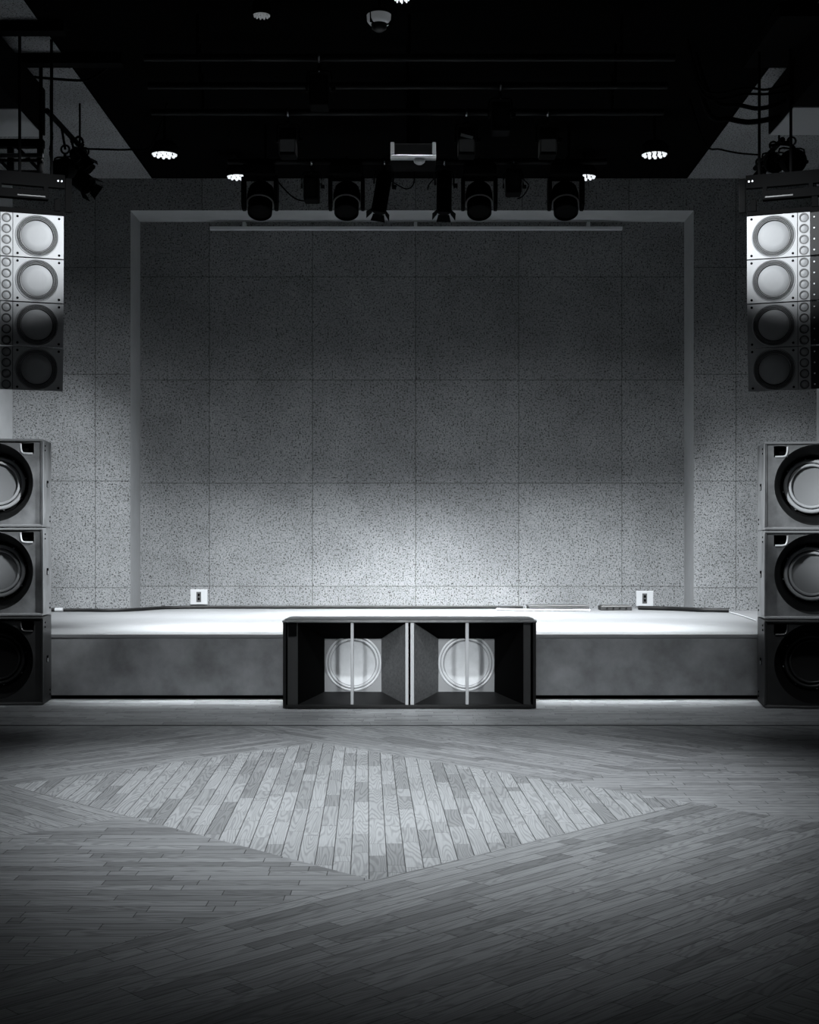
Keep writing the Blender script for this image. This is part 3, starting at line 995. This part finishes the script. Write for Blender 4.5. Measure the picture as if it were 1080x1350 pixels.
PIPES = [(at(62, 146, 9.3), at(112, 200, 10.5)), (at(1032, 184, 9.8), at(996, 222, 10.6))]
def can_lamp(name, top, ax, r, L, label, doors=True, group='dark lamps on the side pipes'):
    "a parcan: top = pipe point it hangs from"
    t = tag(empty(name, top), label, 'stage lamp', group)
    pa, pb = PIPES[0 if top[0] < 0 else 1]
    f = min(1.0, max(0.0, (top[1] - pa.y) / (pb.y - pa.y)))
    hook = pa + (pb - pa) * f - Vector(top)
    if hook.length > .035:
        MB().cyl((0, 0, 0), hook, .009, 10).build('drop_arm', M_BLACKER, t, smooth=40)
    ax = Vector(ax).normalized()
    c0 = Vector((0, 0, -.045 - r * 1.25))
    side = ax.cross(Vector((0, 0, 1)))
    side = side.normalized() if side.length > .1 else Vector((1, 0, 0))
    MB().torus((0, 0, 0), (0, 1, 0), .030, .008, 20, 8).box((-.010, -.010, -.06), (.010, .010, -.028)).build('clamp', M_STEEL, t, smooth=40)
    y = MB()
    for sg in (-1, 1):
        y.tube([Vector((0, 0, -.058)) + side * sg * .004, Vector((0, 0, -.06)) + side * sg * r * 1.1, c0 + side * sg * r * 1.13], .007, 8, 3)
    y.build('yoke', M_STEEL, t, smooth=60)
    b_ = c0 - ax * L * .5
    MB().lathe([(0, 0), (r * .55, .004), (r * .9, L * .22), (r, L * .35), (r, L), (r * .93, L + .003), (r * .9, L * .9), (0, L * .88)], b_, ax, 32).build('can', M_BLACKER, t, smooth=40)
    for sg in (-1, 1):
        MB().cyl(c0 + side * sg * r * 1.12, c0 + side * sg * (r * 1.12 + .03), .014, 12).build('tilt_knob', M_BLACKER, t)
    if doors:
        e = b_ + ax * L
        up = side.cross(ax).normalized()
        for d in (side, -side, up, -up):
            wv = ax.cross(d).normalized()
            a, c_ = e + d * r * .95, e + d * r * 1.25 + ax * .05
            n = (c_ - a).cross(wv).normalized() * .003
            q = MB()
            pts = [a - wv * r * .6, a + wv * r * .6, c_ + wv * r * .8, c_ - wv * r * .8]
            A = [q.bm.verts.new(p) for p in pts]
            B = [q.bm.verts.new(p + n) for p in pts]
            q.bm.faces.new(A)
            q.bm.faces.new(B[::-1])
            for i in range(4):
                q.bm.faces.new((A[i], B[i], B[(i + 1) % 4], A[(i + 1) % 4]))
            q.build('barn_door', M_BLACKER, t)
    return t
can_lamp('par_lamp', at(86, 197, 9.72), (-.25, -.85, -.35), .078, .17, 'round black can lamp facing out beside the truss end', False)
can_lamp('par_lamp', at(100, 208, 10.0), (.62, -.15, -.52), .072, .27, 'large black can lamp tilted down towards the stage with open barn doors')
can_lamp('par_lamp', at(104, 186, 10.15), (.55, .1, -.6), .060, .15, 'small black can lamp high on the pipe above the tilted one')
can_lamp('par_lamp', at(112, 200, 10.4), (.7, .2, -.55), .040, .14, 'slim black can lamp at the far tip of the pipe by the truss', False)
can_lamp('par_lamp', at(1044, 186, 9.9), (.1, -.9, -.25), .085, .17, 'larger round black can lamp of the pair facing out beneath the duct', False)
can_lamp('par_lamp', at(1020, 192, 10.12), (-.1, -.9, -.3), .072, .17, 'smaller round black can lamp of the pair facing out beneath the duct', False)
can_lamp('par_lamp', at(1002, 214, 10.45), (-.6, -.1, -.7), .038, .14, 'slim black can lamp at the far tip of the pipe by the twin lamps', False)
# hook frame of the twin lamps
p0 = at(1047, 192, 9.85)
t = lead('lamp_hook', [at(1016, 192, 9.85), at(1030, 190, 9.85), at(1046, 193, 9.85), at(1047, 200, 9.85), at(1047, 216, 9.85)], .010, 'bent black hook bar above the round twin lamps', 'hooks by the twin lamps', cat='bracket')

# vertical ropes and sagging cables against the ceiling strips
lead('sagging_cable', [at(930, 119, 9.0) + Vector((-.12, 0, CEIL - .004 - at(930, 119, 9.0).z)), at(930, 119, 9.0), at(985, 116, 9.0), at(1012, 118, 9.0), at(1050, 108, 9.0)], .009, 'thin black cable crossing the ceiling strip, nearest of five', 'cables across the ceiling strip')
lead('sagging_cable', [at(930, 127, 9.1) + Vector((-.12, 0, CEIL - .004 - at(930, 127, 9.1).z)), at(930, 127, 9.1), at(985, 124, 9.1), at(1012, 124, 9.1), at(1046, 120, 9.1)], .009, 'thin black cable crossing the ceiling strip, second of five', 'cables across the ceiling strip')
lead('sagging_cable', [at(940, 132, 9.25) + Vector((-.12, 0, CEIL - .004 - at(940, 132, 9.25).z)), at(940, 132, 9.25), at(977, 139, 9.25), at(998, 143, 9.25), at(1018, 140, 9.25), at(1037, 133, 9.25)], .016, 'thick black cable sagging under the ceiling strip, third of five', 'cables across the ceiling strip')
lead('sagging_cable', [at(935, 150, 9.4) + Vector((-.12, 0, CEIL - .004 - at(935, 150, 9.4).z)), at(935, 150, 9.4), at(962, 157, 9.4), at(988, 161, 9.4), at(1016, 157, 9.4), at(1029, 154, 9.4)], .020, 'thickest black cable sagging under the ceiling strip, fourth of five', 'cables across the ceiling strip')
lead('sagging_cable', [at(930, 190, 10.2) + Vector((-.12, 0, CEIL - .004 - at(930, 190, 10.2).z)), at(930, 190, 10.2), at(950, 197, 10.2), at(975, 202, 10.2), at(1000, 204, 10.2)], .007, 'thin black cable sagging to the slim lamp near the twin lamps', 'cables across the ceiling strip')
lead('sagging_cable', [at(30, 100, 9.5), at(60, 103, 9.5), at(104, 106, 9.5), at(122, 103, 9.5), at(122, 103, 9.5) + Vector((.12, 0, CEIL - .004 - at(122, 103, 9.5).z))], .010, 'black cable crossing the ceiling strip above the truss', 'cables across the ceiling strip')
lead('sagging_cable', [at(108, 196, 10.3), at(140, 197, 10.3), at(172, 197, 10.3), at(200, 192, 10.3), at(200, 192, 10.3) + Vector((.12, 0, CEIL - .004 - at(200, 192, 10.3).z))], .008, 'black cable reaching from the tilted can lamp to the black ceiling', 'cables across the ceiling strip')
lead('sagging_cable', [at(67, 160, 9.9) + Vector((0, 0, CEIL - .004 - at(67, 160, 9.9).z)), at(67, 160, 9.9), at(69, 180, 9.9), at(66, 200, 9.9), at(70, 222, 9.9), at(68, 234, 9.9)], .009, 'twisted black cable hanging beside the truss end', 'cables across the ceiling strip')
lead('sagging_cable', [at(93, 188, 10.1), at(104, 180, 10.1), at(110, 190, 10.1), at(104, 200, 10.1), at(96, 196, 10.1)], .008, 'loop of black cable on the pipe above the tilted can lamp', 'cables across the ceiling strip')

# ================================================================== RAIL ON THE BACK WALL
YR = YB - .07
z = EYE + (718 - 301) * YR / F
x0, x1 = (277 - 548) * YR / F, (820.5 - 548) * YR / F
rl = tag(empty('curtain_rail', ((x0 + x1) / 2, YR, z)), 'long pale rail fixed high across the niche wall', 'rail')
h = (x1 - x0) / 2
MB().box((-h, -.022, -.018), (h, .022, .014), bevel=.004).build('rail_profile', M_RAIL, rl)
for px in (322, 548, 776):
    x = (px - 548) * YR / F - (x0 + x1) / 2
    MB().box((x - .016, -.012, .014), (x + .016, YB - YR - .001, .060), bevel=.003).build('bracket', M_RAIL, rl)

# ================================================================== SOCKETS ON THE WALL
def socket(px, py, label):
    t = tag(empty('wall_socket', (0, 0, 0)), label, 'socket', 'sockets low on the niche wall')
    t.location = at(px, py, YB)
    MB().box((-.083, -.012, -.074), (.083, -.0005, .074), bevel=.004).build('cover_plate', M_WHITE, t)
    MB().box((-.024, -.016, -.048), (.022, -.0118, .050), bevel=.003).build('outlet', mat('dark_outlet', .03, .4), t)
    MB().box((-.010, -.0185, -.030), (.010, -.0158, -.006)).build('outlet_hole', M_BLACKER, t)
    MB().box((-.010, -.0185, .008), (.010, -.0158, .032)).build('outlet_hole', M_BLACKER, t)
    return t
socket(262.5, 787, 'white wall socket low on the wall at the niche end by the white cable plug')
socket(850, 789, 'white wall socket low on the wall behind the dark connector box')

# ================================================================== CABLES AND BOXES ON THE STAGE
zs = STAGE_Z
def on_stage(px, Y, lift): return Vector(((px - 548) * Y / F, Y, zs + lift))
lead('stage_cable', [on_stage(84, 12.2, .018), on_stage(110, 12.2, .018), on_stage(140, 12.16, .018), on_stage(165, 12.22, .018), on_stage(188, 12.40, .018), on_stage(215, 12.70, .016), on_stage(262, 12.80, .016), on_stage(330, 12.80, .016),
                     on_stage(440, 12.81, .016), on_stage(560, 12.80, .016), on_stage(640, 12.81, .016), on_stage(690, 12.78, .016)], .015, 'long black cable lying along the foot of the wall from the white plug', 'cables on the stage', M_BLACK)
pp = on_stage(79, 12.2, .020)
pg = tag(empty('cable_plug', pp), 'white cable plug lying on the stage beside the stacked subwoofers', 'plug')
MB().cyl((-.045, 0, 0), (.03, 0, 0), .019, 16).build('shell', M_WHITE, pg, smooth=40)
MB().cyl((-.085, 0, 0), (-.0451, 0, 0), .017, 16).build('tip', M_BLACK, pg, smooth=40)
lead('stage_cable', [on_stage(842, 12.62, .020), on_stage(860, 12.55, .020), on_stage(885, 12.45, .020), on_stage(903, 12.30, .022), on_stage(925, 12.16, .022), on_stage(945, 12.12, .022), on_stage(961, 12.10, .020)], .019, 'thick loose black cable snaking over the stage past the dark connector box', 'cables on the stage', M_BLACK)
lead('stage_cable', [on_stage(963, 12.0, .006), on_stage(980, 11.4, .006), on_stage(997, 10.7, .006)], .006, 'thin pale lead running forward over the stage to the subwoofers', 'cables on the stage', mat('grey_lead', .35, .5))
lead('stage_cable', [on_stage(655, 12.55, .010), on_stage(672, 12.5, .010), on_stage(684, 12.42, .010), on_stage(700, 12.36, .010), on_stage(740, 12.34, .010), on_stage(778, 12.36, .010)], .009, 'pale thin cable lying in front of the long flat case', 'cables on the stage', mat('pale_lead', .5, .5))
# long flat case
q = on_stage(735.5, 12.56, 0)
cs = tag(empty('flat_case', q), 'long flat dark case with pale lid lying on the stage by the wall', 'case')
MB().box((-.285, -.12, .004), (.285, .12, .040), bevel=.005).build('body', mat('dark_case', .015, .5), cs)
MB().box((-.295, -.125, .0401), (.285, .125, .052), bevel=.004).build('lid', mat('pale_lid', .035, .5), cs)
MB().box((-.27, -.11, 0), (.27, .11, .004)).build('foot_rail', M_BLACKER, cs)
q = on_stage(811, 12.58, 0)
cb = tag(empty('connector_box', q), 'small dark connector box lying on the stage between flat case and loose cable', 'box')
MB().box((-.150, -.09, 0), (.148, .09, .042), bevel=.006).build('body', mat('dark_box', .007, .5), cb)
MB().box((-.135, -.075, .0421), (.133, .075, .050), bevel=.004).build('lid', mat('dark_lid', .010, .45), cb)
for x in (-.09, -.03, .03, .09):
    MB().cyl((x, -.0895, .022), (x, -.100, .022), .010, 12).build('connector', M_STEEL, cb)

# ================================================================== LIGHT
COLD = (.93, .97, 1.0)
def spot(name, loc, target, power, angle, blend, size=.15, col=COLD):
    l = bpy.data.lights.new(name, 'SPOT')
    l.energy = power
    l.spot_size = R(angle)
    l.spot_blend = blend
    l.shadow_soft_size = size
    l.color = col
    o = bpy.data.objects.new(name, l)
    COL.objects.link(o)
    o.location = loc
    d = Vector(target) - Vector(loc)
    o.rotation_euler = d.to_track_quat('-Z', 'Y').to_euler()
    return o
def area(name, loc, target, power, sx, sy, spread=180, col=COLD):
    l = bpy.data.lights.new(name, 'AREA')
    l.shape = 'RECTANGLE'
    l.size, l.size_y = sx, sy
    l.energy = power
    l.spread = R(spread)
    l.color = col
    o = bpy.data.objects.new(name, l)
    COL.objects.link(o)
    o.location = loc
    d = Vector(target) - Vector(loc)
    o.rotation_euler = d.to_track_quat('-Z', 'Y').to_euler()
    return o
# stage and wall wash: unseen lights added clear of the bar lamps
area('stage_wash', (0, 9.85, 4.0), (0, 9.85, 0), 170, 4.3, .8, 27)
area('wall_wash', (0, 9.3, 3.85), (0, 11.7, .42), 340, 5.2, .10, 50)
area('wall_wash_tail', (0, 9.25, 3.85), (0, 11.75, .42), 50, 4.2, .10, 84)
spot('wall_wash_centre', (.05, 9.3, 3.85), (.05, 11.8, .42), 4600, 41, 1.0, .1)
# side wall wash
for sx, p, z in ((-1, 1300, 1.4), (1, 850, .95)):
    spot('wall_side_wash', (sx * 1.95, 8.9, 3.6), (sx * 3.6, 12.43, z), p * 1.1, 35, 1.0, .1)
    spot('wall_side_wash_wide', (sx * 1.95, 8.9, 3.6), (sx * 3.6, 12.43, z), p * .18, 62, 1.0, .1)
# pool of light on the dance floor
spot('floor_pool', (-.1, 5.95, 4.4), (-.1, 5.95, 0), 1350, 59, 1.0, .3)
spot('floor_pool_near', (0, 4.4, 4.4), (0, 4.5, 0), 360, 42, 1.0, .3)
area('front_wash', (0, 5.5, 4.2), (0, 8.9, .15), 17, 4.2, .15, 34)  # unseen fill added to brighten the stage front
# array key lights
spot('array_light', (.2, 6.0, 4.2), (-2.6, 8.95, 3.20), 2700, 17, 1.0, .05)
spot('array_light', (-.2, 6.0, 4.2), (2.5, 8.95, 3.20), 2700, 17, 1.0, .05)
# unseen cross lights added to brighten the subwoofers
spot('cross_light', (-1.6, 3.4, 2.75), (.05, 8.8, .27), 1350, 13, 1.0, .22)
spot('cross_light', (1.6, 3.4, 2.75), (-.12, 8.8, .27), 1350, 13, 1.0, .22)
spot('stack_light', (.8, 5.0, 3.6), (-2.8, 8.8, 1.38), 1800, 11.5, 1.0, .1)
spot('stack_light', (-.8, 5.0, 3.6), (2.7, 8.7, 1.38), 1800, 11.5, 1.0, .1)
spot('stack_side_light', (1.2, 8.1, 3.8), (-2.45, 9.08, 1.0), 2000, 18, 1.0, .1)
spot('stack_side_light', (-1.2, 8.5, 3.8), (2.3, 8.9, 1.1), 1800, 16, 1.0, .1)
w = bpy.data.worlds.new('world')
S.world = w
w.use_nodes = True
bgn = w.node_tree.nodes['Background']
bgn.inputs['Color'].default_value = (.55, .75, 1.0, 1)
bgn.inputs['Strength'].default_value = .0015
